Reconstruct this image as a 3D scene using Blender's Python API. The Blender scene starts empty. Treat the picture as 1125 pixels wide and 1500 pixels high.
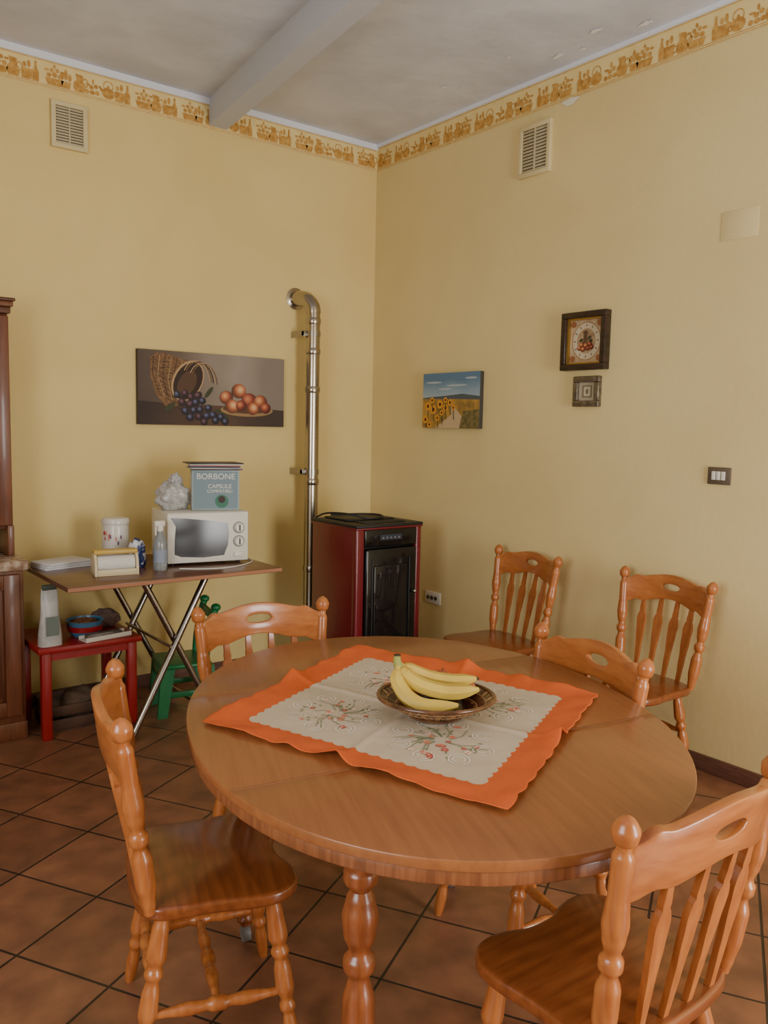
import bpy, bmesh, math, random
from mathutils import Vector, Matrix, Euler
random.seed(7)
COL=bpy.context.scene.collection
# ---------------------------------------------------------------- helpers
def lin(c):
    return tuple(((x/255)/12.92 if x/255<=0.04045 else ((x/255+0.055)/1.055)**2.4) for x in c)+(1.0,)
MATS={}
def mat(name,c,rough=0.6,metal=0.0,c2=None,ns=8.0,stretch=(1,1,1),bump=0.0,bs=60.0,coat=0.0,spec=0.5,trans=0.0,detail=4.0,alpha=1.0,contrast=(0.35,0.65)):
    if name in MATS: return MATS[name]
    m=bpy.data.materials.new(name); m.use_nodes=True; nt=m.node_tree; b=nt.nodes["Principled BSDF"]
    b.inputs["Base Color"].default_value=lin(c); b.inputs["Roughness"].default_value=rough; b.inputs["Metallic"].default_value=metal
    b.inputs["Coat Weight"].default_value=coat; b.inputs["Coat Roughness"].default_value=0.12
    b.inputs["Specular IOR Level"].default_value=spec; b.inputs["Transmission Weight"].default_value=trans; b.inputs["Alpha"].default_value=alpha
    if c2 is not None or bump:
        tc=nt.nodes.new("ShaderNodeTexCoord"); mp=nt.nodes.new("ShaderNodeMapping"); mp.inputs["Scale"].default_value=stretch
        nt.links.new(tc.outputs["Object"],mp.inputs["Vector"])
    if c2 is not None:
        n=nt.nodes.new("ShaderNodeTexNoise"); n.inputs["Scale"].default_value=ns; n.inputs["Detail"].default_value=detail; n.inputs["Distortion"].default_value=0.3
        nt.links.new(mp.outputs[0],n.inputs["Vector"])
        r=nt.nodes.new("ShaderNodeValToRGB"); r.color_ramp.elements[0].position=contrast[0]; r.color_ramp.elements[1].position=contrast[1]
        r.color_ramp.elements[0].color=lin(c); r.color_ramp.elements[1].color=lin(c2)
        nt.links.new(n.outputs["Fac"],r.inputs[0]); nt.links.new(r.outputs[0],b.inputs["Base Color"])
    if bump:
        n2=nt.nodes.new("ShaderNodeTexNoise"); n2.inputs["Scale"].default_value=bs; n2.inputs["Detail"].default_value=5
        nt.links.new(tc.outputs["Object"],n2.inputs["Vector"])
        bp=nt.nodes.new("ShaderNodeBump"); bp.inputs["Strength"].default_value=bump; bp.inputs["Distance"].default_value=0.01
        nt.links.new(n2.outputs["Fac"],bp.inputs["Height"]); nt.links.new(bp.outputs[0],b.inputs["Normal"])
    MATS[name]=m; return m
def grp(name,loc=(0,0,0),rz=0.0):
    e=bpy.data.objects.new(name,None); e.empty_display_size=0.1; e.location=loc; e.rotation_euler=(0,0,rz); COL.objects.link(e); return e
def mo(name,verts,faces,m=None,parent=None,smooth=False,angle=None):
    me=bpy.data.meshes.new(name); me.from_pydata([tuple(v) for v in verts],[],faces); me.update()
    bm=bmesh.new(); bm.from_mesh(me); bmesh.ops.recalc_face_normals(bm,faces=bm.faces); bm.to_mesh(me); bm.free()
    if m: me.materials.append(m)
    return om(name,me,parent,smooth)
def om(name,me,parent=None,smooth=False):
    if smooth:
        for p in me.polygons: p.use_smooth=True
        try: me.set_sharp_from_angle(angle=math.radians(45))
        except Exception: pass
    o=bpy.data.objects.new(name,me); COL.objects.link(o)
    if parent: o.parent=parent
    return o
def box(name,a,b,m,parent=None,bev=0.0,seg=2,smooth=None):
    bm=bmesh.new(); bmesh.ops.create_cube(bm,size=1)
    for v in bm.verts:
        v.co=Vector([(a[i]+b[i])/2+v.co[i]*(b[i]-a[i]) for i in range(3)])
    if bev: bmesh.ops.bevel(bm,geom=bm.edges[:],offset=bev,segments=seg,affect='EDGES',profile=0.5)
    me=bpy.data.meshes.new(name); bm.to_mesh(me); bm.free(); me.materials.append(m)
    return om(name,me,parent,bool(bev) if smooth is None else smooth)
def tube(name,pts,rad,m,parent=None,segs=16,caps=True,flat=None,up=Vector((0,0,1))):
    pts=[Vector(p) for p in pts]; V=[];F=[]; n=len(pts); prev=None
    for i,p in enumerate(pts):
        t=(pts[min(i+1,n-1)]-pts[max(i-1,0)]).normalized()
        if prev is None:
            ref=flat if flat is not None else (Vector((1,0,0)) if abs(t.x)<0.8 else Vector((0,1,0)))
            a=(ref-t*ref.dot(t)).normalized()
        else: a=(prev-t*prev.dot(t)).normalized()
        prev=a; b=t.cross(a); r=rad[i] if isinstance(rad,(list,tuple)) else rad
        rx,ry=(r if isinstance(r,(list,tuple)) else (r,r))
        for k in range(segs):
            th=2*math.pi*k/segs+ (math.pi/4 if segs==4 else 0)
            s=1.414 if segs==4 else 1
            V.append(p+a*math.cos(th)*rx*s+b*math.sin(th)*ry*s)
    for i in range(n-1):
        for k in range(segs):
            F.append((i*segs+k,i*segs+(k+1)%segs,(i+1)*segs+(k+1)%segs,(i+1)*segs+k))
    if caps: F.append(tuple(range(segs))); F.append(tuple((n-1)*segs+k for k in range(segs)))
    return mo(name,V,F,m,parent,smooth=(segs>4))
def interp(prof,n=60):
    out=[]
    for i in range(n+1):
        t=i/n
        for j in range(len(prof)-1):
            if prof[j][0]<=t<=prof[j+1][0]+1e-9:
                a,b=prof[j],prof[j+1]; k=(t-a[0])/max(1e-9,b[0]-a[0]); k=k*k*(3-2*k); out.append((t,a[1]+(b[1]-a[1])*k)); break
    return out
def turned(name,p0,p1,prof,m,parent=None,n=60,segs=16):
    p0=Vector(p0);p1=Vector(p1); q=interp(prof,n)
    return tube(name,[p0.lerp(p1,t) for t,_ in q],[max(r,0.0005) for _,r in q],m,parent,segs)
def lathe(name,prof,m,parent=None,loc=(0,0,0),segs=32,sx=1,sy=1):
    V=[];F=[];n=len(prof)
    for r,z in prof:
        for k in range(segs):
            th=2*math.pi*k/segs; V.append((loc[0]+r*math.cos(th)*sx,loc[1]+r*math.sin(th)*sy,loc[2]+z))
    for i in range(n-1):
        for k in range(segs): F.append((i*segs+k,i*segs+(k+1)%segs,(i+1)*segs+(k+1)%segs,(i+1)*segs+k))
    F.append(tuple(range(segs))); F.append(tuple((n-1)*segs+k for k in range(segs)))
    return mo(name,V,F,m,parent,smooth=True)
def prism(name,pts,z0,z1,m,parent=None,bev=0.0,smooth=False,seg=2,cuts=()):
    bm=bmesh.new(); vs=[bm.verts.new((x,y,z0)) for x,y in pts]; f=bm.faces.new(vs)
    for co,no in cuts:
        bmesh.ops.bisect_plane(bm,geom=bm.verts[:]+bm.edges[:]+bm.faces[:],plane_co=co,plane_no=no,clear_outer=True)
    f=bm.faces[:][0]
    r=bmesh.ops.extrude_face_region(bm,geom=[f]); 
    for v in [g for g in r['geom'] if isinstance(g,bmesh.types.BMVert)]: v.co.z=z1
    bmesh.ops.recalc_face_normals(bm,faces=bm.faces)
    if bev:
        es=[e for e in bm.edges if abs(e.verts[0].co.z-e.verts[1].co.z)<1e-6]
        bmesh.ops.bevel(bm,geom=es,offset=bev,segments=seg,affect='EDGES',profile=0.5)
    me=bpy.data.meshes.new(name); bm.to_mesh(me); bm.free(); me.materials.append(m)
    return om(name,me,parent,smooth or bool(bev))
def catmull(pts,n=10):
    P=[Vector(p) for p in pts]; P=[P[0]*2-P[1]]+P+[P[-1]*2-P[-2]]; out=[]
    for i in range(1,len(P)-2):
        for k in range(n):
            t=k/n; a,b,c,d=P[i-1:i+3]
            out.append(0.5*((2*b)+(c-a)*t+(2*a-5*b+4*c-d)*t*t+(3*b-a-3*c+d)*t**3))
    out.append(P[-2]); return out
def sphere(name,c,r,m,parent=None,sc=(1,1,1),u=20,v=12):
    bm=bmesh.new(); bmesh.ops.create_uvsphere(bm,u_segments=u,v_segments=v,radius=1)
    for q in bm.verts: q.co=Vector((c[0]+q.co.x*r*sc[0],c[1]+q.co.y*r*sc[1],c[2]+q.co.z*r*sc[2]))
    me=bpy.data.meshes.new(name); bm.to_mesh(me); bm.free(); me.materials.append(m); return om(name,me,parent,True)
def text(name,s,size,m,parent,loc,rot):
    c=bpy.data.curves.new(name,"FONT"); c.body=s; c.size=size; c.extrude=0.0003; c.align_x='CENTER'; c.align_y='CENTER'
    t=bpy.data.objects.new(name,c); COL.objects.link(t); bpy.context.view_layer.update()
    me=bpy.data.meshes.new_from_object(t.evaluated_get(bpy.context.evaluated_depsgraph_get())); bpy.data.objects.remove(t)
    me.materials.clear(); me.materials.append(m)
    o=bpy.data.objects.new(name,me); COL.objects.link(o); o.parent=parent; o.location=loc; o.rotation_euler=rot; return o
# ---------------------------------------------------------------- materials
M_pine=mat("pine_honey",(186,114,58),0.32,c2=(156,86,40),ns=6,stretch=(9,9,1.2),coat=0.35,contrast=(.3,.7))
M_pine_h=mat("pine_seat",(142,78,38),0.28,c2=(114,58,27),ns=5,stretch=(1.2,10,8),coat=0.35,contrast=(.3,.7))
M_tab=mat("table_top_wood",(152,96,54),0.33,c2=(134,81,45),ns=5,stretch=(14,1.0,8),coat=0.2,contrast=(.25,.75),detail=8)
M_tabr=mat("table_rim_wood",(142,88,52),0.4,c2=(112,65,37),ns=6,stretch=(14,14,1),coat=0.2)
M_tleg=mat("table_leg_wood",(150,84,44),0.32,c2=(122,64,32),ns=6,stretch=(9,9,1),coat=0.35)
M_dark=mat("dark_gap",(25,16,12),0.8)
M_chrome=mat("steel_pipe",(176,168,156),0.22,metal=1.0)
M_steel=mat("table_leg_chrome",(165,160,155),0.25,metal=1.0)
M_white=mat("white_plastic",(222,218,206),0.4)
M_black=mat("black_gloss",(14,14,16),0.12)
M_blackm=mat("black_matte",(24,24,26),0.5)
# ---------------------------------------------------------------- room
H=3.313; X0=-4.8; Y0=-6.2
def wallmat(name,c,c2):
    m=mat(name,c,0.75,c2=c2,ns=1.3,bump=0.12,bs=35,detail=6); return m
M_wl=wallmat("wall_yellow_paint",(229,205,137),(221,196,127))
M_wr=wallmat("wall_cream_paint",(226,206,148),(218,197,139))
M_ceil=mat("ceiling_plaster",(212,216,226),0.9,c2=(194,198,208),ns=2.5,bump=0.5,bs=9,detail=8)
def tilemat():
    m=bpy.data.materials.new("terracotta_tile"); m.use_nodes=True; nt=m.node_tree; b=nt.nodes["Principled BSDF"]
    tc=nt.nodes.new("ShaderNodeTexCoord"); mp=nt.nodes.new("ShaderNodeMapping"); mp.vector_type='TEXTURE'
    mp.inputs["Location"].default_value=(-2.04,-2.81,0); mp.inputs["Rotation"].default_value=(0,0,math.radians(30))
    br=nt.nodes.new("ShaderNodeTexBrick"); br.offset=0; br.squash=1
    br.inputs["Scale"].default_value=1; br.inputs["Brick Width"].default_value=.325; br.inputs["Row Height"].default_value=.325
    br.inputs["Mortar Size"].default_value=.0045; br.inputs["Mortar Smooth"].default_value=.3; br.inputs["Bias"].default_value=0
    br.inputs["Color1"].default_value=lin((152,104,76)); br.inputs["Color2"].default_value=lin((136,91,66)); br.inputs["Mortar"].default_value=lin((48,38,33))
    nt.links.new(tc.outputs["Object"],mp.inputs[0]); nt.links.new(mp.outputs[0],br.inputs["Vector"])
    n=nt.nodes.new("ShaderNodeTexNoise"); n.inputs["Scale"].default_value=9; n.inputs["Detail"].default_value=8; nt.links.new(tc.outputs["Object"],n.inputs["Vector"])
    r=nt.nodes.new("ShaderNodeValToRGB"); r.color_ramp.elements[0].color=(.5,.5,.5,1); r.color_ramp.elements[1].color=(1.15,1.1,1.05,1); r.color_ramp.elements[0].position=.3; r.color_ramp.elements[1].position=.7
    nt.links.new(n.outputs["Fac"],r.inputs[0])
    mx=nt.nodes.new("ShaderNodeMix"); mx.data_type='RGBA'; mx.blend_type='MULTIPLY'; mx.inputs["Factor"].default_value=.8
    nt.links.new(br.outputs["Color"],mx.inputs[6]); nt.links.new(r.outputs[0],mx.inputs[7]); nt.links.new(mx.outputs[2],b.inputs["Base Color"])
    b.inputs["Roughness"].default_value=.34
    bp=nt.nodes.new("ShaderNodeBump"); bp.inputs["Strength"].default_value=.6; bp.inputs["Distance"].default_value=.004; bp.invert=True
    nt.links.new(br.outputs["Fac"],bp.inputs["Height"]); nt.links.new(bp.outputs[0],b.inputs["Normal"]); return m
box("floor",(X0,Y0,-.1),(0.0,0.0,0),tilemat())
box("ceiling",(X0,Y0,H),(0.0,0.0,H+.1),M_ceil)
box("wall_back",(X0-.15,0,-.1),(.15,.15,H+.1),M_wl)
box("wall_right",(0,Y0-.15,-.1),(.15,0,H+.1),M_wr)
def wall_open(name,axis,pos,thk,lo,hi,openings,m):
    us=sorted(set([lo,hi]+[o for q in openings for o in q[:2]])); zs=sorted(set([-.1,H+.1]+[o for q in openings for o in q[2:]]))
    bm=bmesh.new()
    for i in range(len(us)-1):
        for j in range(len(zs)-1):
            u=(us[i]+us[i+1])/2; z=(zs[j]+zs[j+1])/2
            if any(q[0]<u<q[1] and q[2]<z<q[3] for q in openings): continue
            r=bmesh.ops.create_cube(bm,size=1)
            for v in r['verts']:
                uu=u+v.co.x*(us[i+1]-us[i]); ww=pos+v.co.y*thk; zz=z+v.co.z*(zs[j+1]-zs[j])
                v.co=(uu,ww,zz) if axis=='x' else (ww,uu,zz)
    me=bpy.data.meshes.new(name); bm.to_mesh(me); bm.free(); me.materials.append(m); return om(name,me)
wall_open("wall_front",'x',Y0-.075,.15,X0-.15,0.0,[(-1.75,-.55,.05,2.35)],M_wl)
wall_open("wall_left",'y',X0-.075,.15,Y0,0.0,[(-4.6,-2.9,.9,2.4)],M_wl)
M_frame=mat("window_frame_wood",(120,72,40),0.4)
def window(name,axis,pos,a,b,z0,z1):
    g=grp(name)
    def bx(n,u0,u1,zz0,zz1):
        if axis=='x': box(n,(u0,pos-.03,zz0),(u1,pos+.03,zz1),M_frame,g,.004)
        else: box(n,(pos-.03,u0,zz0),(pos+.03,u1,zz1),M_frame,g,.004)
    t=.06; bx("sill",a,b,z0,z0+t); bx("head",a,b,z1-t,z1); bx("jamb_1",a,a+t,z0+t,z1-t); bx("jamb_2",b-t,b,z0+t,z1-t); c=(a+b)/2; bx("mullion",c-t/2,c+t/2,z0+t,z1-t)
window("window_1",'x',Y0-.09,-1.75,-.55,.05,2.35); window("window_2",'y',X0-.09,-4.6,-2.9,.9,2.4)
M_beam=mat("beam_paint",(190,194,204),0.8,bump=.15,bs=12)
def beamx(y): return -1.185+0.12*y
BW=.11
bv=[(beamx(0),0,H-.145),(beamx(0)+BW,0,H-.145),(beamx(Y0)+BW,Y0,H-.145),(beamx(Y0),Y0,H-.145)]
bv+= [(x,y,H) for x,y,z in bv]
mo("beam",bv,[(0,1,2,3),(4,5,6,7),(0,1,5,4),(1,2,6,5),(2,3,7,6),(3,0,4,7)],M_beam)
M_strip=mat("trim_strip",(224,228,236),0.7)
box("trim_1",(X0,-.012,H-.035),(0,0,H),M_strip); box("trim_2",(-.012,Y0,H-.02),(0,-.012,H),M_strip)
M_base=mat("baseboard_wood",(112,76,60),0.45,c2=(92,62,50),ns=6,stretch=(2,2,20))
box("baseboard_right",(-.014,Y0,0),(0,0,.075),M_base,None,.003); box("baseboard_back",(X0,-.014,0),(-.014,0,.075),M_base,None,.003)
# wallpaper border
M_bord=mat("border_paper",(234,212,150),0.7,c2=(228,204,136),ns=12)
M_motif=mat("border_motif",(206,160,84),0.7,c2=(180,130,56),ns=40,contrast=(.4,.6))
def ell(cx,cy,rx,ry,n=14,a0=0,a1=2*math.pi): return [(cx+rx*math.cos(a0+(a1-a0)*k/n),cy+ry*math.sin(a0+(a1-a0)*k/n)) for k in range(n)]
def ring(cx,cy,rx,ry,w,n=12):
    return [[(cx+rx*math.cos(2*math.pi*k/n),cy+ry*math.sin(2*math.pi*k/n)),(cx+rx*math.cos(2*math.pi*(k+1)/n),cy+ry*math.sin(2*math.pi*(k+1)/n)),(cx+(rx-w)*math.cos(2*math.pi*(k+1)/n),cy+(ry-w)*math.sin(2*math.pi*(k+1)/n)),(cx+(rx-w)*math.cos(2*math.pi*k/n),cy+(ry-w)*math.sin(2*math.pi*k/n))] for k in range(n)]
def motifs():
    j=[[(-.022,0),(.022,0),(.030,.018),(.026,.038),(.014,.052),(.018,.072),(.010,.076),(-.020,.078),(-.013,.052),(-.026,.038),(-.030,.018)]]+ring(.028,.045,.016,.02,.005)
    b=[[(-.032,0),(.032,0),(.044,.030),(-.044,.030)],ell(-.026,.042,.011,.010),ell(0,.046,.012,.012),ell(.026,.042,.011,.010),ell(-.012,.064,.009,.009),ell(.013,.066,.009,.009),ell(-.036,.062,.011,.005),ell(.036,.064,.011,.005),ell(0,.082,.006,.009)]
    o=[[(-.014,0),(.014,0),(.015,.042),(.006,.056),(.005,.086),(-.005,.086),(-.006,.056),(-.015,.042)]]
    g=[[(-.024,0),(.020,0),(.024,.045),(-.026,.045)],ell(-.012,.06,.008,.012),ell(.008,.066,.008,.016)]+ring(.026,.023,.014,.015,.005)
    p=[[(-.018,0),(.018,0),(.024,.03),(-.024,.03)],ell(-.018,.05,.009,.016),ell(0,.06,.008,.024),ell(.018,.05,.009,.016)]
    k=[ell(0,.026,.032,.026),[(-.03,.02),(-.05,.048),(-.044,.052),(-.022,.036)],ell(0,.055,.006,.006)]+ring(.0,.058,.026,.024,.004)
    c=[ell(.0,.012,.013,.010),ell(-.026,.012,.011,.010),ell(.024,.014,.011,.010),ell(-.004,.034,.011,.010),ell(.018,.042,.010,.010),ell(-.022,.044,.012,.005),ell(.004,.060,.005,.012)]
    return [(j,.075),(b,.100),(o,.045),(g,.068),(k,.092),(c,.072),(j,.075),(p,.062),(b,.100),(o,.045),(g,.072)]
def border(name,axis,length):
    g=grp(name); e=.0015
    def P(u,z,off): return (-u,-off,z) if axis=='x' else (-off,-u,z)
    zb=3.148; zt=H-.035 if axis=='x' else H-.022
    mo("paper",[P(0,zb,e),P(length,zb,e),P(length,zt,e),P(0,zt,e)],[(0,1,2,3)],M_bord,g)
    V=[];F=[]
    def poly(pts): 
        s=len(V); V.extend(pts); F.append(tuple(range(s,len(V))))
    for z in (zb+.003,zb+.012,zt-.006):
        poly([P(0.01,z,2*e),P(length,z,2*e),P(length,z+.003,2*e),P(0.01,z+.003,2*e)])
    u=.045; ms=motifs(); i=0
    while u<length-.08:
        ps,w=ms[i%len(ms)]; sgn=-1 if axis=='x' else 1
        for n_,pl in enumerate(ps): poly([P(u+sgn*x*1.04,zb+.019+y*1.1,2*e+n_*.00002) for x,y in pl])
        u+=w*.90; i+=1
    mo("motifs",V,F,M_motif,g)
border("wallpaper_border",'x',4.7); border("wallpaper_border",'y',6.1)
mo("plaster_patch",[(-.0035,-1.60+.05*math.cos(a)*(1+.3*math.sin(3*a)),3.135+.018*math.sin(a)) for a in [k*.4 for k in range(15)]],[tuple(range(15))],mat("plaster",(225,218,200),.8))
M_flake=mat("ceiling_flake",(232,232,234),.9)
V=[];F=[]
for (cx,cy,s) in [(-.30,-.98,.045),(-.22,-1.04,.02),(-.13,-1.62,.055),(-.10,-1.75,.03),(-.2,-1.9,.04),(-.09,-2.1,.05),(-.3,-1.45,.02)]:
    k0=len(V)
    for k in range(14):
        a=k*2*math.pi/14; rr=s*random.uniform(.35,1.1); V.append((cx+rr*.5*math.cos(a),cy+rr*math.sin(a),H-.003))
    F.append(tuple(range(k0,len(V))))
mo("peeling_plaster",V,F,M_flake)
# ---------------------------------------------------------------- vents
M_vent=mat("vent_frame",(212,196,150),.6); M_slat=mat("vent_slats",(186,174,142),.5)
def vent(axis,u0,u1,z0,z1):
    g=grp("air_vent")
    def b(n,a,c,zz0,zz1,d0,d1,m):
        if axis=='x': box(n,(a,-d1,zz0),(c,-d0,zz1),m,g,.001)
        else: box(n,(-d1,a,zz0),(-d0,c,zz1),m,g,.001)
    w=.022; b("frame_1",u0,u1,z0,z0+w,0,.022,M_vent); b("frame_2",u0,u1,z1-w,z1,0,.022,M_vent); b("frame_3",u0,u0+w,z0+w,z1-w,0,.022,M_vent); b("frame_4",u1-w,u1,z0+w,z1-w,0,.022,M_vent)
    b("backing",u0+w,u1-w,z0+w,z1-w,0,.004,mat("vent_dark",(116,106,84),.8))
    n=13; hh=(z1-z0-2*w)/n
    for i in range(n): b("slat_%d"%(i+1),u0+w,u1-w,z0+w+i*hh+hh*.15,z0+w+i*hh+hh*.75,.004,.016,M_slat)
    b("mullion",(u0+u1)/2-.004,(u0+u1)/2+.004,z0+w,z1-w,.004,.019,M_slat)
vent('x',-2.05,-1.87,2.87,3.095); vent('y',-1.49,-1.275,2.825,3.085)
# ---------------------------------------------------------------- painting helpers
def fruit_mat(name,c,hi,pos=(-.25,.25)):
    if name in MATS: return MATS[name]
    m=bpy.data.materials.new(name); m.use_nodes=True; nt=m.node_tree; b=nt.nodes["Principled BSDF"]; b.inputs["Roughness"].default_value=.6
    tc=nt.nodes.new("ShaderNodeUVMap"); g=nt.nodes.new("ShaderNodeTexGradient"); g.gradient_type='SPHERICAL'
    mp=nt.nodes.new("ShaderNodeMapping"); mp.inputs["Location"].default_value=(-pos[0],-pos[1],0); nt.links.new(tc.outputs[0],mp.inputs[0]); nt.links.new(mp.outputs[0],g.inputs[0])
    r=nt.nodes.new("ShaderNodeValToRGB"); r.color_ramp.elements[0].color=lin([x*.6 for x in c]); r.color_ramp.elements[1].color=lin(hi); r.color_ramp.elements[1].position=.95
    q=r.color_ramp.elements.new(.35); q.color=lin(c)
    nt.links.new(g.outputs[0],r.inputs[0]); nt.links.new(r.outputs[0],b.inputs["Base Color"]); MATS[name]=m; return m
class Canvas:
    def __init__(s,g,axis,u0,z0,depth): s.g=g;s.axis=axis;s.u0=u0;s.z0=z0;s.d=depth;s.k=0
    def P(s,u,v): 
        d=s.d+s.k*.00012
        return (s.u0+u,-d,s.z0+v) if s.axis=='x' else (-d,s.u0-u,s.z0+v)
    def poly(s,pts,m,name="paint"):
        s.k+=1; o=mo(name,[s.P(*p) for p in pts],[tuple(range(len(pts)))],m,s.g); return o
    def blob(s,cx,cy,rx,ry,m,rot=0):
        s.k+=1; n=20; V=[s.P(cx,cy)]; uv=[(0,0)]
        for k in range(n):
            a=2*math.pi*k/n; x=rx*math.cos(a);y=ry*math.sin(a); V.append(s.P(cx+x*math.cos(rot)-y*math.sin(rot),cy+x*math.sin(rot)+y*math.cos(rot))); uv.append((math.cos(a+rot),math.sin(a+rot)))
        me=bpy.data.meshes.new("paint"); me.from_pydata(V,[],[(0,1+k,1+(k+1)%n) for k in range(n)]); l=me.uv_layers.new(name="UVMap")
        for lp in me.loops: l.data[lp.index].uv=uv[lp.vertex_index]
        me.materials.append(m); om("paint",me,s.g)
    def line(s,pts,w,m):
        s.k+=1; V=[];F=[]
        for i,p in enumerate(pts):
            a=Vector(pts[max(0,i-1)]);b=Vector(pts[min(len(pts)-1,i+1)]); t=(b-a).normalized(); nx,ny=-t.y*w/2,t.x*w/2
            V+= [s.P(p[0]+nx,p[1]+ny),s.P(p[0]-nx,p[1]-ny)]
        for i in range(len(pts)-1): F.append((2*i,2*i+1,2*i+3,2*i+2))
        mo("paint",V,F,m,s.g)
g=grp("still_life_painting")
W,Hh=.92,.41
box("canvas",(-1.62,-.030,1.49),(-.70,-.002,1.90),mat("canvas_edge",(70,60,52),.7),g,.001)
c=Canvas(g,'x',-1.62,1.49,.0305)
def gradmat(name,cols,axis):
    m=bpy.data.materials.new(name); m.use_nodes=True; nt=m.node_tree; b=nt.nodes["Principled BSDF"]; b.inputs["Roughness"].default_value=.65
    tc=nt.nodes.new("ShaderNodeTexCoord"); s=nt.nodes.new("ShaderNodeSeparateXYZ"); nt.links.new(tc.outputs["Generated"],s.inputs[0])
    n=nt.nodes.new("ShaderNodeTexNoise"); n.inputs["Scale"].default_value=4; nt.links.new(tc.outputs["Object"],n.inputs["Vector"])
    a=nt.nodes.new("ShaderNodeMath"); a.operation='MULTIPLY_ADD'; a.inputs[1].default_value=.25; nt.links.new(n.outputs["Fac"],a.inputs[0]); nt.links.new(s.outputs[axis],a.inputs[2])
    r=nt.nodes.new("ShaderNodeValToRGB"); e=r.color_ramp.elements; e[0].position=cols[0][0]+.12;e[0].color=lin(cols[0][1]); e[1].position=min(1,cols[-1][0]+.12);e[1].color=lin(cols[-1][1])
    for p,cc in cols[1:-1]: q=e.new(p+.12); q.color=lin(cc)
    nt.links.new(a.outputs[0],r.inputs[0]); nt.links.new(r.outputs[0],b.inputs["Base Color"]); return m
c.poly([(0,0),(W,0),(W,Hh),(0,Hh)],gradmat("still_life_bg",[(0,(74,60,50)),(.3,(104,88,74)),(.65,(152,140,126)),(.88,(130,118,106))],0))
c.poly([(0,0),(W,0),(W,.10),(.6,.115),(.2,.12),(0,.13)],gradmat("still_life_table",[(0,(46,32,26)),(.5,(86,62,46)),(.88,(64,50,42))],0))
M_bk=mat("paint_basket",(140,104,68),.7,c2=(84,58,36),ns=60,stretch=(1,1,3)); M_bkd=mat("paint_basket_dark",(50,34,26),.7); M_bkl=mat("paint_basket_light",(176,144,104),.7)
c.poly([(.07,.37),(.10,.395),(.16,.395),(.30,.36),(.36,.30),(.30,.20),(.22,.10),(.16,.10),(.10,.17),(.07,.27)],M_bk)
for i in range(9): c.line([(.072+.012*i,.375-.032*i),(.115+.016*i,.345-.032*i),(.17+.016*i,.35-.030*i)],.003,M_bkd)
for i in range(7): c.line([(.09+.034*i,.388-.004*i),(.082+.03*i,.28-.01*i),(.13+.022*i,.16-.006*i)],.0028,M_bkl if i%2 else M_bkd)
c.blob(.29,.25,.125,.088,M_bkl,1.0); c.blob(.292,.248,.116,.078,M_bkd,1.0); c.blob(.285,.235,.08,.05,mat("paint_basket_in",(84,60,42),.7),1.0)
for t in range(5): c.line([(.34+.085*math.cos(a)+.012*t,.24+.125*math.sin(a)-.004*t) for a in [math.pi*k/14+.1 for k in range(12)]],.005,[M_bkl,M_bk,M_bkd][t%3])
pl=fruit_mat("paint_plum",(30,28,46),(100,102,138)); pl2=fruit_mat("paint_plum_red",(52,28,38),(118,80,96)); pe=fruit_mat("paint_peach",(160,80,50),(228,168,110)); pe2=fruit_mat("paint_peach_light",(176,96,58),(234,190,136),(.2,.2))
pe3=fruit_mat("paint_peach_red",(140,56,40),(212,132,88))
lf=mat("paint_leaf",(60,64,42),.7)
c.blob(.18,.10,.04,.014,lf,.6); c.blob(.50,.07,.05,.013,lf,-.5); c.blob(.42,.19,.04,.012,lf,.9)
for x,y in [(.22,.17),(.27,.18),(.31,.16),(.35,.17),(.25,.13),(.30,.12),(.34,.13),(.38,.14),(.28,.08),(.33,.085),(.37,.09),(.42,.10),(.31,.045),(.36,.05),(.41,.055),(.45,.06),(.39,.02),(.46,.03),(.49,.05),(.52,.025)]:
    c.blob(x+random.uniform(-.006,.006),y,random.uniform(.02,.027),.021,random.choice([pl,pl,pl2]),random.random()*1.5-.75)
c.blob(.665,.095,.175,.038,mat("paint_plate",(150,120,80),.7)); c.blob(.665,.103,.160,.028,mat("paint_plate_in",(88,62,42),.7))
for x,y,r,mm in [(.53,.165,.042,pe),(.61,.205,.046,pe2),(.68,.15,.05,pe3),(.565,.115,.044,pe2),(.755,.145,.045,pe),(.625,.12,.035,pe3),(.70,.105,.04,pe2),(.79,.11,.035,pe3)]: c.blob(x,y,r,r*.93,mm,random.uniform(-.3,.3))
g=grp("sunflower_painting")
box("canvas",(-.028,-1.05,1.505),(0,-.555,1.83),mat("canvas_edge2",(60,56,50),.7),g,.001)
c=Canvas(g,'y',-.555,1.505,.0285)
c.poly([(0,0),(.495,0),(.495,.325),(0,.325)],gradmat("sun_sky",[(0,(176,160,110)),(.45,(196,194,176)),(.6,(150,172,184)),(.88,(92,124,152))],2))
for x,y,w in [(.1,.27,.07),(.3,.25,.09),(.42,.29,.05),(.2,.23,.06)]: c.blob(x,y,w,.006,mat("paint_cloud",(170,182,190),.7))
c.poly([(0,.18),(.2,.19),(.35,.20),(.495,.185),(.495,.16),(0,.16)],mat("paint_hill",(78,88,92),.7))
c.poly([(0,0),(.495,0),(.495,.165),(.3,.17),(0,.175)],mat("paint_field",(130,104,54),.7,c2=(190,146,66),ns=18,bump=0))
c.poly([(.12,0),(.40,0),(.36,.06),(.28,.13),(.25,.13),(.26,.08)],mat("paint_path",(196,170,132),.7))
c.poly([(.33,0),(.495,0),(.495,.11),(.36,.10)],mat("paint_grass",(84,84,46),.7,c2=(130,112,66),ns=40))
M_pet=mat("paint_petal",(226,156,50),.7); M_sc=mat("paint_seed",(84,48,26),.7); M_st=mat("paint_stem",(64,76,40),.7)
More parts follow.
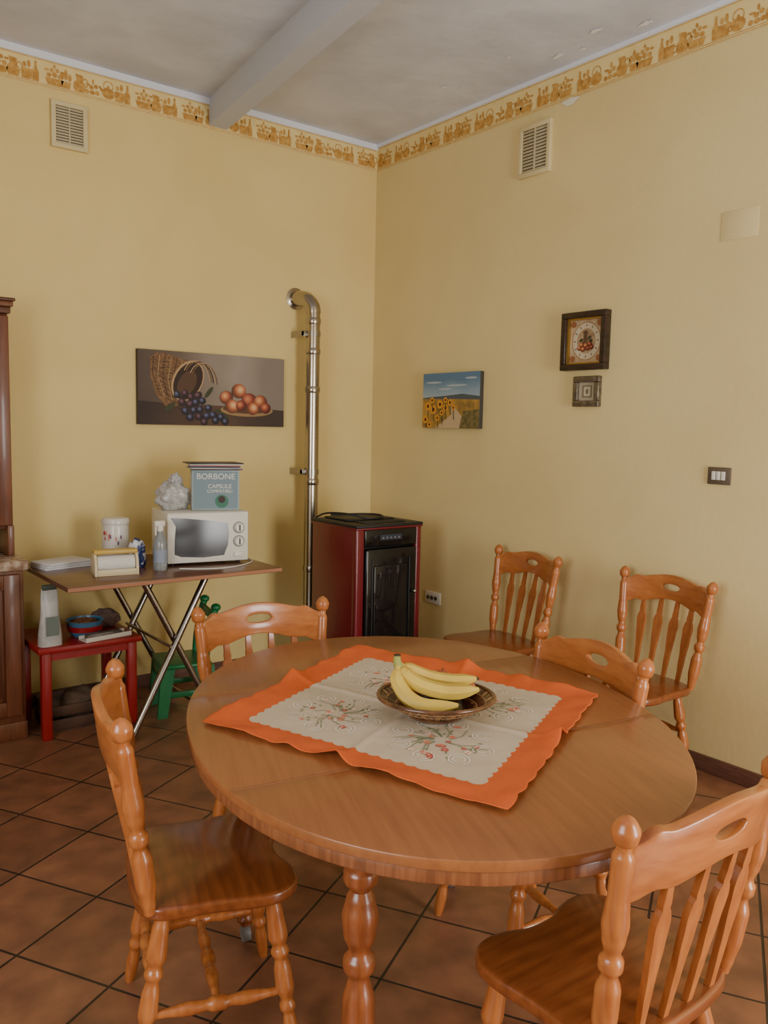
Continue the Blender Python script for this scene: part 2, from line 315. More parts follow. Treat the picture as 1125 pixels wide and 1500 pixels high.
for x,y,r in [(.05,.13,.030),(.10,.11,.032),(.16,.14,.030),(.21,.12,.026),(.03,.05,.028),(.14,.06,.022),(.25,.15,.024),(.09,.165,.022),(.21,.165,.02),(.07,.02,.022),(.28,.12,.018),(.18,.09,.02)]:
    c.line([(x,y),(x+.005,max(0.003,y-.07))],.006,M_st)
    c.poly([(x+(r if k%2 else r*.7)*math.cos(k*math.pi/9),y+(r if k%2 else r*.7)*math.sin(k*math.pi/9)) for k in range(18)],M_pet); c.blob(x,y,r*.38,r*.38,M_sc)
def frame(name,y0,y1,z0,z1,w,dep,mo_,inner):
    g=grp(name)
    box("frame_top",(-dep,y0,z1-w),(0,y1,z1),mo_,g,.004); box("frame_bottom",(-dep,y0,z0),(0,y1,z0+w),mo_,g,.004)
    box("frame_side_1",(-dep,y0,z0+w),(0,y0+w,z1-w),mo_,g,.004); box("frame_side_2",(-dep,y1-w,z0+w),(0,y1,z1-w),mo_,g,.004)
    box("backing",(-.012,y0+w,z0+w),(0,y1-w,z1-w),inner,g); return g
M_fr=mat("clock_frame_wood",(62,44,32),.35,c2=(40,28,20),ns=8,stretch=(2,2,8)); M_gold=mat("gold_trim",(176,140,70),.35,metal=.8)
g=frame("wall_clock",-1.91,-1.635,1.805,2.09,.03,.045,M_fr,mat("clock_face",(196,178,144),.6,c2=(176,150,114),ns=20))
box("gilt_1",(-.03,-1.88,2.052),(-.012,-1.665,2.06),M_gold,g);box("gilt_2",(-.03,-1.88,1.835),(-.012,-1.665,1.843),M_gold,g);box("gilt_3",(-.03,-1.88,1.843),(-.012,-1.872,2.052),M_gold,g);box("gilt_4",(-.03,-1.673,1.843),(-.012,-1.665,2.052),M_gold,g)
c=Canvas(g,'y',-1.673,1.843,.0125)
c.blob(.100,.105,.090,.096,mat("dial_ring",(164,130,92),.6)); c.blob(.100,.105,.084,.090,mat("dial_cream",(206,192,162),.6)); c.blob(.100,.105,.058,.062,mat("dial_center",(184,160,124),.6,c2=(150,118,82),ns=40))
M_num=mat("numerals",(100,78,58),.6)
for k in range(12):
    a=k*math.pi/6; x,y=.100+.071*math.sin(a),.105+.076*math.cos(a); c.line([(x-.006*math.sin(a),y-.006*math.cos(a)),(x+.006*math.sin(a),y+.006*math.cos(a))],.005,M_num)
c.poly([(.080,.09),(.106,.09),(.104,.135),(.110,.15),(.094,.158),(.080,.15),(.086,.135)],mat("dial_pot",(100,76,54),.6))
for x,y in [(.062,.072),(.084,.066),(.112,.07),(.134,.075),(.074,.086),(.124,.09),(.1,.083)]: c.blob(x,y,.015,.013,pe3 if x>.1 else pe)
for x,y in [(.07,.11),(.12,.12),(.13,.105)]: c.blob(x,y,.012,.007,lf,.6)
for x,y in [(.02,.02),(.18,.02),(.02,.19),(.18,.19)]: c.blob(x,y,.016,.016,mat("dial_corner",(150,96,60),.6))
c.line([(.1,.105),(.1,.155)],.003,M_num); c.line([(.1,.105),(.125,.12)],.004,M_num)
M_silver=mat("silver_frame",(132,122,104),.35,metal=.6,c2=(96,88,74),ns=40)
g=frame("small_picture_frame",-1.872,-1.712,1.625,1.775,.03,.028,M_silver,mat("silver_mount",(176,164,140),.5))
c=Canvas(g,'y',-1.742,1.655,.0128); c.poly([(.02,.015),(.08,.015),(.08,.075),(.02,.075)],mat("icon_dark",(120,108,88),.5)); c.poly([(.03,.022),(.07,.022),(.07,.068),(.03,.068)],mat("icon_light",(196,184,156),.5)); c.blob(.05,.045,.009,.014,mat("icon_dark",(110,98,80)))
g=grp("light_switch"); box("plate",(-.01,-2.575,1.285),(0,-2.468,1.36),mat("switch_plate",(96,84,70),.35),g,.003)
for i in range(3): box("rocker_%d"%(i+1),(-.015,-2.552+i*.022,1.305),(-.01,-2.534+i*.022,1.342),M_white,g,.001)
g=grp("blank_cover_plate"); box("plate",(-.003,-2.625,2.32),(0,-2.46,2.44),mat("cover_plate_paint",(220,200,146),.75),g,.001)
g=grp("wall_outlet"); box("plate",(-.01,-.74,.425),(0,-.60,.50),M_white,g,.003)
for i in range(3):
    y=-.70+i*.035; o=tube("socket_%d"%(i+1),[(-.01,y,.462),(-.0125,y,.462)],.013,mat("socket_dark",(60,60,60),.5),g)
# ---------------------------------------------------------------- flue pipe
g=grp("stove_flue_pipe"); r=.042
PX,PY=-.57,-.15
tube("riser",[(PX,PY,.28),(PX,PY,2.18)],r,M_chrome,g,24)
tube("elbow",catmull([(PX,PY,2.175),(PX-.004,PY+.004,2.215),(PX-.018,PY+.035,2.255),(PX-.03,PY+.085,2.272),(PX-.035,-.003,2.275)],6),r+.004,M_chrome,g,24)
lathe("wall_rosette",[(.0,0),(.064,0),(.066,.004),(.05,.008),(.0,.008)],M_chrome,None,(0,0,0)).parent=g
o=bpy.data.objects["wall_rosette"]; o.rotation_euler=(math.radians(90),0,0); o.location=(PX-.035,-.001,2.275)
for z in (.62,1.16,1.72,1.95,2.13): tube("joint_ring",[(PX,PY,z-.02),(PX,PY,z-.012),(PX,PY,z+.012),(PX,PY,z+.02)],[r+.001,r+.005,r+.005,r+.001],M_chrome,g,24)
for z in (1.22,2.055):
    box("bracket_arm",(PX-.065,-.15,z-.015),(PX-.035,-.12,z+.015),M_steel,g,.002); box("bracket_plate",(PX-.065,-.15,z-.02),(PX-.06,-.001,z+.02),M_steel,g,.001)
    tube("clamp",[(PX,PY,z-.015),(PX,PY,z+.015)],r+.004,M_steel,g,24)
tube("tee",[(PX,PY,.35),(PX+.03,PY-.2,.35),(PX+.03,-.505,.35)],r,M_chrome,g,20); tube("cap",[(PX,PY,.22),(PX,PY,.29)],r+.006,M_chrome,g,24)
# ---------------------------------------------------------------- pellet stove
M_burg=mat("burgundy_steel",(104,18,28),.3,coat=.3); M_glass=mat("stove_glass",(26,24,24),.06)
g=grp("pellet_stove",(-.575,-.725,0)); w=.225;d=.215
box("body",(-w+.02,-d+.03,.03),(w-.02,d,.955),M_blackm,g,.008)
box("side_panel_1",(-w,-d+.01,.03),(-w+.035,d-.01,.965),M_burg,g,.012,3); box("side_panel_2",(w-.035,-d+.01,.03),(w,d-.01,.965),M_burg,g,.012,3)
box("front_strip_1",(-w,-d-.012,.03),(-w+.055,-d+.03,.965),M_burg,g,.010,3); box("front_strip_2",(w-.04,-d-.012,.03),(w,-d+.03,.965),M_burg,g,.010,3)
box("top_plate",(-w-.004,-d-.02,.965),(w+.004,d,.982),M_blackm,g,.006); box("top_trim",(-w-.002,-d-.018,.955),(w+.002,d-.002,.967),M_burg,g,.003)
for i in range(5): box("top_grille_%d"%(i+1),(-.14,-d+.03+i*.022,.982),(.14,-d+.041+i*.022,.988),M_blackm,g,.002)
box("hopper_lid",(-.16,-.06,.982),(.16,.18,.993),M_blackm,g,.006)
box("control_panel",(-w+.055,-d-.015,.86),(w-.04,-d+.03,.955),M_black,g,.006); box("display",(-.07,-d-.017,.895),(.08,-d-.014,.925),mat("display",(50,56,64),.2),g)
for i in range(5): box("display_led_%d"%i,(-.055+i*.027,-d-.018,.903),(-.045+i*.027,-d-.0165,.912),mat("led",(110,116,120),.4),g)
box("door",(-w+.06,-d-.025,.16),(w-.045,-d+.03,.85),M_black,g,.01); box("door_glass",(-w+.11,-d-.029,.34),(w-.11,-d-.024,.76),M_glass,g,.006)
box("door_edge",(-w+.095,-d-.031,.30),(-w+.103,-d-.024,.80),M_blackm,g,.002); box("door_edge_2",(w-.10,-d-.031,.30),(w-.092,-d-.024,.80),M_blackm,g,.002)
for i in range(5): box("louver_%d"%(i+1),(-w+.08,-d-.032,.19+i*.02),(w-.07,-d-.022,.198+i*.02),M_blackm,g,.002)
box("ash_panel",(-w+.06,-d-.018,.04),(w-.045,-d+.03,.155),M_blackm,g,.005)
sphere("door_knob",(w-.065,-d-.04,.60),.012,M_chrome,g); tube("knob_stem",[(w-.065,-d-.02,.60),(w-.065,-d-.035,.60)],.005,M_chrome,g,10)
for x in (-.17,.17):
    for y in (-.15,.15): tube("foot",[(x,y,0),(x,y,.035)],.018,M_blackm,g,12)
g2=grp("power_cable"); tube("cable",catmull([(-.78,-.53,.987),(-.755,-.60,1.015),(-.70,-.72,1.02),(-.62,-.80,.998),(-.52,-.80,.998),(-.45,-.70,1.0),(-.5,-.60,1.0),(-.7,-.56,1.0)],8),.005,M_blackm,g2,8)
# ---------------------------------------------------------------- china cabinet
M_cab=mat("cabinet_wood",(120,70,44),.4,c2=(96,54,34),ns=5,stretch=(10,10,1),coat=.2); M_cabd=mat("cabinet_wood_dark",(90,52,36),.4)
M_marble=mat("marble_counter",(140,110,90),.25,c2=(186,168,148),ns=30,contrast=(.4,.6),detail=8)
g=grp("china_cabinet"); xr=-2.335; xl=-3.5
box("base_body",(xl,-.43,.08),(xr,-.016,.81),M_cab,g,.004); box("plinth",(xl,-.44,0),(xr+.004,-.016,.085),M_cab,g,.004)
box("counter",(xl,-.47,.81),(xr+.015,-.016,.855),M_marble,g,.006)
for i in range(2):
    x1=xr-.02-i*.57; x0=x1-.54
    box("door_stile_%da"%i,(x0,-.45,.12),(x0+.07,-.43,.79),M_cab,g,.004); box("door_stile_%db"%i,(x1-.07,-.45,.12),(x1,-.43,.79),M_cab,g,.004)
    box("door_rail_%da"%i,(x0+.07,-.45,.12),(x1-.07,-.43,.19),M_cab,g,.004); box("door_rail_%db"%i,(x0+.07,-.45,.72),(x1-.07,-.43,.79),M_cab,g,.004)
    box("door_panel_%d"%i,(x0+.09,-.443,.21),(x1-.09,-.43,.70),M_cabd,g,.004); sphere("knob_%d"%i,(x0+.03,-.46,.5),.014,M_gold,g)
box("hutch_body",(xl,-.27,.98),(xr-.005,-.016,1.99),M_cabd,g,.004); box("hutch_side",(xr-.03,-.29,.855),(xr-.0,-.016,1.0),M_cab,g,.004)
for i in range(2):
    x1=xr-.005-i*.58; x0=x1-.57
    box("hutch_stile_%da"%i,(x0,-.29,1.0),(x0+.06,-.27,1.98),M_cab,g,.004); box("hutch_stile_%db"%i,(x1-.06,-.29,1.0),(x1,-.27,1.98),M_cab,g,.004)
    box("hutch_rail_%da"%i,(x0+.06,-.29,1.0),(x1-.06,-.27,1.06),M_cab,g,.004); box("hutch_rail_%db"%i,(x0+.06,-.29,1.92),(x1-.06,-.27,1.98),M_cab,g,.004)
    box("hutch_glass_%d"%i,(x0+.06,-.278,1.06),(x1-.06,-.272,1.92),mat("hutch_glass",(90,92,96),.08),g)
box("cornice_1",(xl,-.30,1.99),(xr+.004,-.016,2.02),M_cabd,g,.005); box("cornice_2",(xl,-.315,2.02),(xr+.013,-.016,2.045),M_cab,g,.006); box("cornice_3",(xl,-.325,2.045),(xr+.02,-.016,2.06),M_cabd,g,.004)
# ---------------------------------------------------------------- folding table
TZ=.79
M_ft=mat("folding_top_wood",(116,78,60),.3,c2=(94,62,46),ns=5,stretch=(1,12,8),coat=.2)
g=grp("folding_table")
fx0,fx1,fy0,fy1=-2.275,-1.225,-.90,-.16
box("top",(fx0,fy0,TZ-.022),(fx1,fy1,TZ),M_ft,g,.003); box("edge_band",(fx0-.002,fy0-.002,TZ-.019),(fx1+.002,fy0,TZ-.003),mat("edge_band",(166,112,80),.4),g)
cx=-1.74
for yy in (-.80,-.26):
    for s in (1,-1):
        o=.0 if s==1 else .034
        tube("leg_tube",[(cx-s*.25,yy+o,.0),(cx-s*.225,yy+o,.03),(cx+s*.15,yy+o,TZ-.03),(cx+s*.17,yy+o,TZ-.024)],.016,M_steel,g,14)
tube("crossbar_1",[(cx-.205,-.80,.06),(cx-.205,-.26,.06)],.011,M_steel,g,12); tube("crossbar_2",[(cx+.205,-.775,.06),(cx+.205,-.235,.06)],.011,M_steel,g,12)
tube("pivot",[(cx-.03,-.81,.44),(cx-.03,-.23,.44)],.008,M_steel,g,12)
box("under_rail_1",(cx-.20,-.82,TZ-.035),(cx-.15,-.22,TZ-.022),M_steel,g,.003); box("under_rail_2",(cx+.13,-.82,TZ-.035),(cx+.19,-.22,TZ-.022),M_steel,g,.003)
# microwave
g=grp("microwave_oven",(-1.468,-.47,TZ),math.radians(-10)); w=.210; d=.165; hh=.268; q=w/.225
box("body",(-w,-d,.012),(w,d,hh),M_white,g,.008,3); box("front",(-w+.002,-d-.012,.014),(w-.002,-d+.01,hh-.002),M_white,g,.006)
pts=[(-.185,.06),(-.15,.046),(-.03,.038),(.085,.046),(.108,.10),(.113,.16),(.106,.210),(.0,.226),(-.13,.240),(-.205,.244),(-.178,.2),(-.184,.13)]
pts=[(x*q,z) for x,z in pts]
mo("door_window",[(x,-d-.0128,z) for x,z in pts]+[(x,-d-.008,z) for x,z in pts],[tuple(range(12))]+[(i,(i+1)%12,12+(i+1)%12,12+i) for i in range(12)],M_black,g)
for z in (.185,.115):
    tube("knob",[(.168*q,-d-.012,z),(.168*q,-d-.018,z),(.168*q,-d-.03,z)],[.026,.026,.02],M_white,g,24); box("knob_mark",(.168*q-.002,-d-.036,z-.016),(.168*q+.002,-d-.028,z+.016),M_blackm,g); tube("dial_ring",[(.168*q,-d-.0115,z),(.168*q,-d-.0135,z)],.030,mat("dial_grey",(120,120,120),.5),g,24)
box("button",(.14*q,-d-.02,.035),(.19*q,-d-.01,.06),M_white,g,.003)
for x in (-.17,.17):
    for y in (-.12,.12): tube("foot",[(x,y,0),(x,y,.014)],.012,M_blackm,g,10)
for i in range(6): box("side_slot",(-w-.001,-.05+i*.015,.12),(-w+.001,-.043+i*.015,.19),M_blackm,g)
MZ=TZ+hh+.001
g=grp("coffee_capsule_box",(-1.395,-.50,MZ),math.radians(-22)); 
box("box",(-.12,-.08,0),(.12,.08,.205),mat("box_teal",(140,158,162),.5,c2=(158,172,174),ns=5),g,.002)
box("front_panel",(-.112,-.0815,.008),(.112,-.0805,.198),mat("box_front",(114,136,144),.5),g)
box("side_panel",(-.1215,-.075,.01),(-.1205,.075,.19),mat("box_side",(200,202,198),.5),g)
tube("cup_print",[(.03,-.0825,.045),(.03,-.0815,.045)],.034,mat("box_green",(54,112,90),.5),g,24); tube("cup_print_2",[(.03,-.0832,.055),(.03,-.0825,.055)],.018,mat("box_dark",(50,34,26),.5),g,20)
text("label_1","BORBONE",.042,M_white,g,(0,-.0822,.172),(math.radians(90),0,0)); text("label_2","CAPSULE",.03,M_white,g,(0.02,-.0822,.122),(math.radians(90),0,0)); text("label_3","COMPATIBILI",.022,M_white,g,(0.02,-.0822,.097),(math.radians(90),0,0))
g=grp("magazine_stack",(-1.395,-.50,MZ+.206),math.radians(-22))
zz=0
for i,(cc,tw) in enumerate([((80,70,70),.006),((190,186,180),.005),((60,66,90),.007),((170,90,70),.004),((200,196,186),.006),((50,46,50),.006)]):
    a=random.uniform(-.2,.2); o=box("magazine_%d"%(i+1),(-.14+random.uniform(-.01,.02),-.09,zz),(.13,.09,zz+tw),mat("mag_%d"%i,cc,.4),g,.001); o.rotation_euler=(0,0,a); zz+=tw+.0005
from mathutils import noise as NZ
def crumple(name,loc,r,sc,m,amp=.25,fr=9,seed=0,sub=4,flat=True):
    bm=bmesh.new(); bmesh.ops.create_icosphere(bm,subdivisions=sub,radius=1)
    for v in bm.verts:
        n=v.co.normalized(); k=1+amp*NZ.noise(n*2.2+Vector((seed,0,0)))+amp*.45*abs(NZ.noise(n*fr*.6+Vector((0,seed,0))))
        v.co=Vector((n.x*sc[0],n.y*sc[1],n.z*sc[2]))*k*r
        if flat and v.co.z<-.8*sc[2]*r: v.co.z=-.8*sc[2]*r
    zmin=min(v.co.z for v in bm.verts)
    for v in bm.verts: v.co.z-=zmin
    me=bpy.data.meshes.new(name); bm.to_mesh(me); bm.free(); me.materials.append(m); o=bpy.data.objects.new(name,me); COL.objects.link(o); o.location=loc
    for p in me.polygons: p.use_smooth=True
    return o
M_bag=mat("plastic_bag_film",(206,206,206),.25,trans=.35)
g=grp("plastic_bag",(-1.605,-.45,MZ))
o=crumple("bag_body",(0,0,0),.082,(1.0,.8,.95),M_bag,.35,11,3,5); o.parent=g
o=crumple("bag_knot",(.015,0,.125),.030,(1,1,1.1),M_bag,.4,9,8,4); o.parent=g
# things on the folding table
g=grp("flowered_canister",(-1.865,-.34,TZ)); lathe("jar",[(0,0),(.06,0),(.066,.006),(.066,.19),(.062,.2),(0,.2)],mat("porcelain",(218,212,204),.25),g); lathe("lid",[(0,.2),(.069,.2),(.071,.215),(.064,.228),(.02,.235),(0,.235)],mat("porcelain",(222,218,212)),g)
for k in range(11):
    a=-2.3+random.uniform(-.6,.8); z=random.uniform(.10,.16); sphere("flower_%d"%k,(.0655*math.cos(a),.0655*math.sin(a),z),.011,mat(["fl_red","fl_pink","fl_purple"][k%3],[(170,60,56),(210,130,118),(120,84,124)][k%3],.5),g,(.4,.4,1),8,6)
g=grp("paper_napkin_holder",(-1.985,-.66,TZ),math.radians(-8))
M_crm=mat("holder_cream",(216,200,160),.4); M_yel=mat("holder_yellow",(200,168,84),.4)
box("base",(-.10,-.05,0),(.10,.05,.012),M_crm,g,.004)
for x in (-.100,.088):
    prism("side",[(-.05,0),(.05,0),(.045,.07),(.02,.105),(-.02,.105),(-.045,.07)],x,x+.012,M_crm,g,.002).matrix_local=Matrix(((0,0,1,0),(1,0,0,0),(0,1,0,0),(0,0,0,1)))
tube("roll",[(-.085,0,.052),(.085,0,.052)],.039,mat("paper_roll",(220,218,212),.8,bump=.4,bs=60),g,24); box("lid",(-.10,-.03,.098),(.10,.03,.118),M_yel,g,.006); box("front_lip",(-.09,-.055,.0),(.09,-.046,.03),M_crm,g,.003)
g=grp("snack_bag",(-1.835,-.55,TZ)); o=crumple("bag_body",(0,0,0),.055,(.8,.45,1.4),mat("blue_foil",(40,56,110),.3,c2=(206,206,214),ns=18,contrast=(.5,.55)),.3,12,6); o.parent=g
g=grp("spray_bottle",(-1.762,-.66,TZ)); lathe("bottle",[(0,0),(.030,0),(.033,.01),(.033,.12),(.028,.15),(.014,.175),(.012,.195),(0,.195)],mat("clear_plastic",(190,198,204),.1,trans=.6),g); lathe("cap",[(0,.19),(.016,.19),(.016,.215),(0,.215)],M_white,g); box("trigger_head",(-.03,-.013,.212),(.022,.013,.24),M_white,g,.005); box("trigger",(-.028,-.006,.17),(-.02,.006,.214),M_white,g,.002); lathe("label",[(0,.04),(.0338,.04),(.0338,.10),(0,.10)],mat("bottle_label",(140,150,168),.5),g)
g=grp("paper_stack",(-2.13,-.33,TZ),math.radians(10))
for i in range(3): o=box("sheet_%d"%(i+1),(-.12,-.08,i*.011),(.12,.08,i*.011+.010),mat("paper",(218,218,220),.6),g,.002); o.rotation_euler=(0,0,.08*i)
tube("cable",catmull([(-1.68,-.70,TZ+.004),(-1.60,-.76,TZ+.004),(-1.48,-.79,TZ+.004),(-1.36,-.75,TZ+.004),(-1.26,-.66,TZ+.004),(-1.235,-.50,TZ+.004)],8),.003,M_white,grp("white_cable"),8)
# ---------------------------------------------------------------- red kids table
M_red=mat("red_plastic",(150,24,26),.35); rx0,rx1,ry0,ry1,rz=-2.31,-1.815,-.56,-.12,.45
g=grp("red_kids_table"); box("top",(rx0,ry0,rz-.03),(rx1,ry1,rz),M_red,g,.008); 
for (a,b) in ((rx0+.02,ry0+.02),(rx1-.065,ry0+.02),(rx0+.02,ry1-.065),(rx1-.065,ry1-.065)): box("leg",(a,b,0),(a+.045,b+.045,rz-.025),M_red,g,.006)
box("apron_1",(rx0+.03,ry0+.03,rz-.07),(rx1-.03,ry0+.04,rz-.02),M_red,g); box("apron_2",(rx1-.04,ry0+.03,rz-.07),(rx1-.03,ry1-.03,rz-.02),M_red,g)
g=grp("pet_food_bowl",(-2.045,-.40,rz)); lathe("bowl",[(0,0),(.06,0),(.075,.02),(.088,.075),(.092,.08),(.084,.08),(.07,.03),(0,.022)],mat("bowl_blue",(70,120,156),.3),g); lathe("band",[(.0765,.028),(.081,.028),(.0865,.055),(.083,.055)],M_red,g); crumple("kibble",(0,0,.04),.065,(1,1,.35),mat("kibble",(176,120,80),.8,c2=(90,50,30),ns=50),.3,14,2).parent=g
g=grp("detergent_pouch",(-2.24,-.50,rz),math.radians(5))
def pouch(w,h,d,m,g,name="pouch"):
    n=10;V=[];F=[]
    for j in range(n+1):
        t=j/n; dd=d*(1-t**1.5)+.002; ww=w*(1-.35*t+.04*math.sin(t*9))
        for k in range(16):
            a=2*math.pi*k/16; V.append((ww*math.copysign(abs(math.cos(a))**.5,math.cos(a)),dd*math.sin(a),h*t))
    for j in range(n):
        for k in range(16): F.append((j*16+k,j*16+(k+1)%16,(j+1)*16+(k+1)%16,(j+1)*16+k))
    F+= [tuple(range(16)),tuple(n*16+k for k in range(16))]; return mo(name,V,F,m,g,True)
pouch(.055,.27,.035,mat("pouch_foil",(176,178,178),.3,c2=(196,196,194),ns=12,contrast=(.45,.55)),g)
box("pouch_seal",(-.034,-.006,.262),(.034,.006,.288),mat("pouch_seal",(70,84,76),.4),g,.002); box("pouch_label",(-.03,-.0355,.05),(.03,-.0335,.14),mat("pouch_label",(110,124,120),.4),g)
g=grp("green_bottle",(-2.165,-.24,rz)); lathe("bottle",[(0,0),(.03,0),(.032,.01),(.032,.11),(.02,.135),(.016,.16),(0,.16)],mat("bottle_green",(60,84,56),.3),g)
g=grp("white_tray",(-1.98,-.505,rz),math.radians(10)); box("base",(-.12,-.035,0),(.12,.035,.008),M_white,g,.003); box("lip_1",(-.12,-.038,0),(.12,-.032,.022),M_white,g,.002);box("lip_2",(-.12,.032,0),(.12,.038,.022),M_white,g,.002); box("contents",(-.10,-.02,.008),(.08,.02,.03),mat("tray_stuff",(150,140,130),.6,c2=(70,60,60),ns=20),g,.004)
g=grp("shoe_bag",(-1.90,-.27,rz)); crumple("bag",(0,0,0),.06,(1.2,.8,.8),mat("dark_cloth",(104,84,78),.8),.3,9,5).parent=g
g=grp("storage_crate",(-2.07,-.33,0)); M_cr=mat("crate_wood",(92,62,46),.6,c2=(66,44,34),ns=8)
box("bottom",(-.16,-.12,0),(.16,.12,.015),M_cr,g)
for i in range(2): box("slat_front_%d"%i,(-.16,-.13,.015+i*.065),(.16,-.12,.065+i*.065),M_cr,g,.002); box("slat_side_%d"%i,(.16,-.12,.015+i*.065),(.17,.12,.065+i*.065),M_cr,g,.002); box("slat_side2_%d"%i,(-.17,-.12,.015+i*.065),(-.16,.12,.065+i*.065),M_cr,g,.002); box("slat_back_%d"%i,(-.16,.12,.015+i*.065),(.16,.13,.065+i*.065),M_cr,g,.002)
crumple("contents",(0,0,.02),.10,(1.2,.9,.8),mat("crate_stuff",(110,88,70),.8,c2=(60,50,44),ns=12),.3,9,11).parent=g
# ---------------------------------------------------------------- green kids chair
M_grn=mat("green_plastic",(20,110,62),.35)
g=grp("green_kids_chair",(-1.56,-.45,0),math.radians(-12))
box("seat",(-.13,-.14,.25),(.13,.14,.275),M_grn,g,.01,3)
for y in (-.135,.105):
    for (x,s) in ((-.12,-.03),(.08,.04)):
        V=[(x+s,y,0),(x+s+.05,y,0),(x+s+.05,y+.03,0),(x+s,y+.03,0),(x-.01,y,.255),(x+.06,y,.255),(x+.06,y+.03,.255),(x-.01,y+.03,.255)]
        mo("leg",V,[(0,1,2,3),(4,5,6,7),(0,1,5,4),(1,2,6,5),(2,3,7,6),(3,0,4,7)],M_grn,g)
    tube("back_post",catmull([(.10,y+.015,.26),(.11,y+.015,.38),(.135,y+.015,.5),(.15,y+.015,.545)],6),.018,M_grn,g,12); sphere("post_cap",(.152,y+.015,.555),.026,M_grn,g,(1,1,.8))
    box("side_rail",(-.1,y+.005,.10),(.12,y+.02,.13),M_grn,g,.004)
box("front_panel",(-.13,-.12,.19),(-.115,.12,.25),M_grn,g,.004)
for z,x in ((.37,.108),(.44,.122),(.51,.138)): box("back_slat",(x-.008,-.12,z-.025),(x+.008,.12,z+.025),M_grn,g,.005)
# ---------------------------------------------------------------- dining chair
LEG=[(0,.013),(.06,.016),(.12,.020),(.28,.024),(.34,.0155),(.36,.022),(.39,.022),(.41,.015),(.5,.021),(.6,.0225),(.68,.014),(.70,.0195),(.73,.0195),(.75,.013),(.84,.0165),(.93,.015),(1,.011)]
POST=[(0,.013),(.06,.017),(.16,.023),(.28,.023),(.35,.014),(.375,.022),(.41,.022),(.435,.0145),(.5,.021),(.56,.024),(.64,.021),(.67,.019),(.84,.019),(.865,.0135),(.885,.0135),(.905,.022),(.945,.0245),(.98,.017),(1,.003)]
STR=[(0,.008),(.1,.010),(.3,.016),(.42,.012),(.46,.018),(.54,.018),(.58,.012),(.7,.016),(.9,.010),(1,.008)]
M_pine_r=mat("pine_rail",(186,114,58),0.3,c2=(160,90,44),ns=5,stretch=(1.2,10,10),coat=.4,contrast=(.3,.7))
SZ=.422
def build_chair():
    g=grp("dining_chair"); hf=[(0,.138),(.04,.141),(.085,.158),(.13,.166),(.175,.155),(.210,.115),(.218,.055),(.212,.0),(.208,-.06),(.210,-.12),(.200,-.175),(.16,-.208),(.08,-.222)]
    pts=hf+[(0,-.225)]+[(-x,y) for x,y in reversed(hf[1:])]
    cm=[ (p.x,p.y) for p in catmull([(x,y,0) for x,y in pts]+[(pts[0][0],pts[0][1],0)],4)][:-1]
    prism("seat",cm,SZ-.033,SZ,M_pine_h,g,.010,True,3)
    zt=SZ-.03
    for i,(sx,yt,yb,xt,xb) in enumerate([(1,.10,.15,.155,.19),(-1,.10,.15,.155,.19),(1,-.15,-.215,.15,.19),(-1,-.15,-.215,.15,.19)]):
        turned("leg_%d"%(i+1),(sx*xt,yt,zt),(sx*xb,yb,0),LEG,M_pine,g)
    def lp(sx,front,z):
        t=(zt-z)/zt; return (sx*((.155+.035*t) if front else (.15+.04*t)), (.10+.05*t) if front else (-.15-.065*t), z)
    for i,sx in enumerate((1,-1)): turned("side_stretcher_%d"%(i+1),lp(sx,True,.15),lp(sx,False,.15),STR,M_pine,g,40,12)
    turned("cross_stretcher",(-.17,-.03,.15),(.17,-.03,.15),STR,M_pine,g,40,12)
    turned("back_stretcher",lp(1,False,.22),lp(-1,False,.22),STR,M_pine,g,40,12)
    for i,sx in enumerate((1,-1)): turned("back_post_%d"%(i+1),(sx*.193,-.183,SZ-.012),(sx*.235,-.245,.88),POST,M_pine,g,80,20)
    def yr(x,z): return -.183-.062*((z-SZ)/.458)-.048*(1-(x/.225)**2)
    N=44; V=[];F=[]; cols=[]
    for i in range(N+1):
        x=-.222+.444*i/N; s=abs(x)/.222
        top=.852+.015*math.cos(s*math.pi)
        if s>.8: top-=.012*(s-.8)/.2
        top+=.008*math.exp(-((s-.78)/.08)**2)
        bot=.738+.020*math.cos(s*math.pi)+.012*math.exp(-((s-.75)/.12)**2)
        q=1-(x/.050)**2; hh=.015*math.sqrt(q) if q>0 else 0; mid=.812
        col=[]
        for z in (bot,mid-hh-.018,mid-hh,mid+hh,mid+hh+.013,top): V.append((x,yr(x,z),z)); col.append(len(V)-1)
        cols.append((col,hh))
    for i in range(N):
        a,ha=cols[i];b,hb=cols[i+1]
        for r_ in (0,1,3,4): F.append((a[r_],b[r_],b[r_+1],a[r_+1]))
    bm=bmesh.new(); vs=[bm.verts.new(v) for v in V]
    for f in F: bm.faces.new([vs[k] for k in f])
    bmesh.ops.remove_doubles(bm,verts=bm.verts,dist=1e-5); bmesh.ops.recalc_face_normals(bm,faces=bm.faces)
    me=bpy.data.meshes.new("top_rail"); bm.to_mesh(me); bm.free(); me.materials.append(M_pine_r)
    o=om("top_rail",me,g,True); md=o.modifiers.new("s","SOLIDIFY"); md.thickness=.022; md.offset=0; md=o.modifiers.new("b","BEVEL"); md.width=.004; md.segments=2; md.limit_method='ANGLE'
    SL=[(0,.0075),(.08,.0085),(.3,.012),(.55,.0185),(.68,.0215),(.74,.018),(.77,.0105),(.80,.0125),(.86,.010),(1,.0075)]
    for i,x in enumerate((-.113,-.038,.038,.113)):
        zt2=.765; p0=Vector((x,-.200,SZ-.01)); p1=Vector((x*1.14,yr(x*1.14,zt2),zt2)); q=interp(SL,40)
        tube("slat_%d"%(i+1),[p0.lerp(p1,t) for t,_ in q],[(r_,.0065) for _,r_ in q],M_pine,g,4,flat=Vector((1,0,0)))
    return g
def place(g,x,y,ang): g.location=(x,y,0); g.rotation_euler=(0,0,ang)
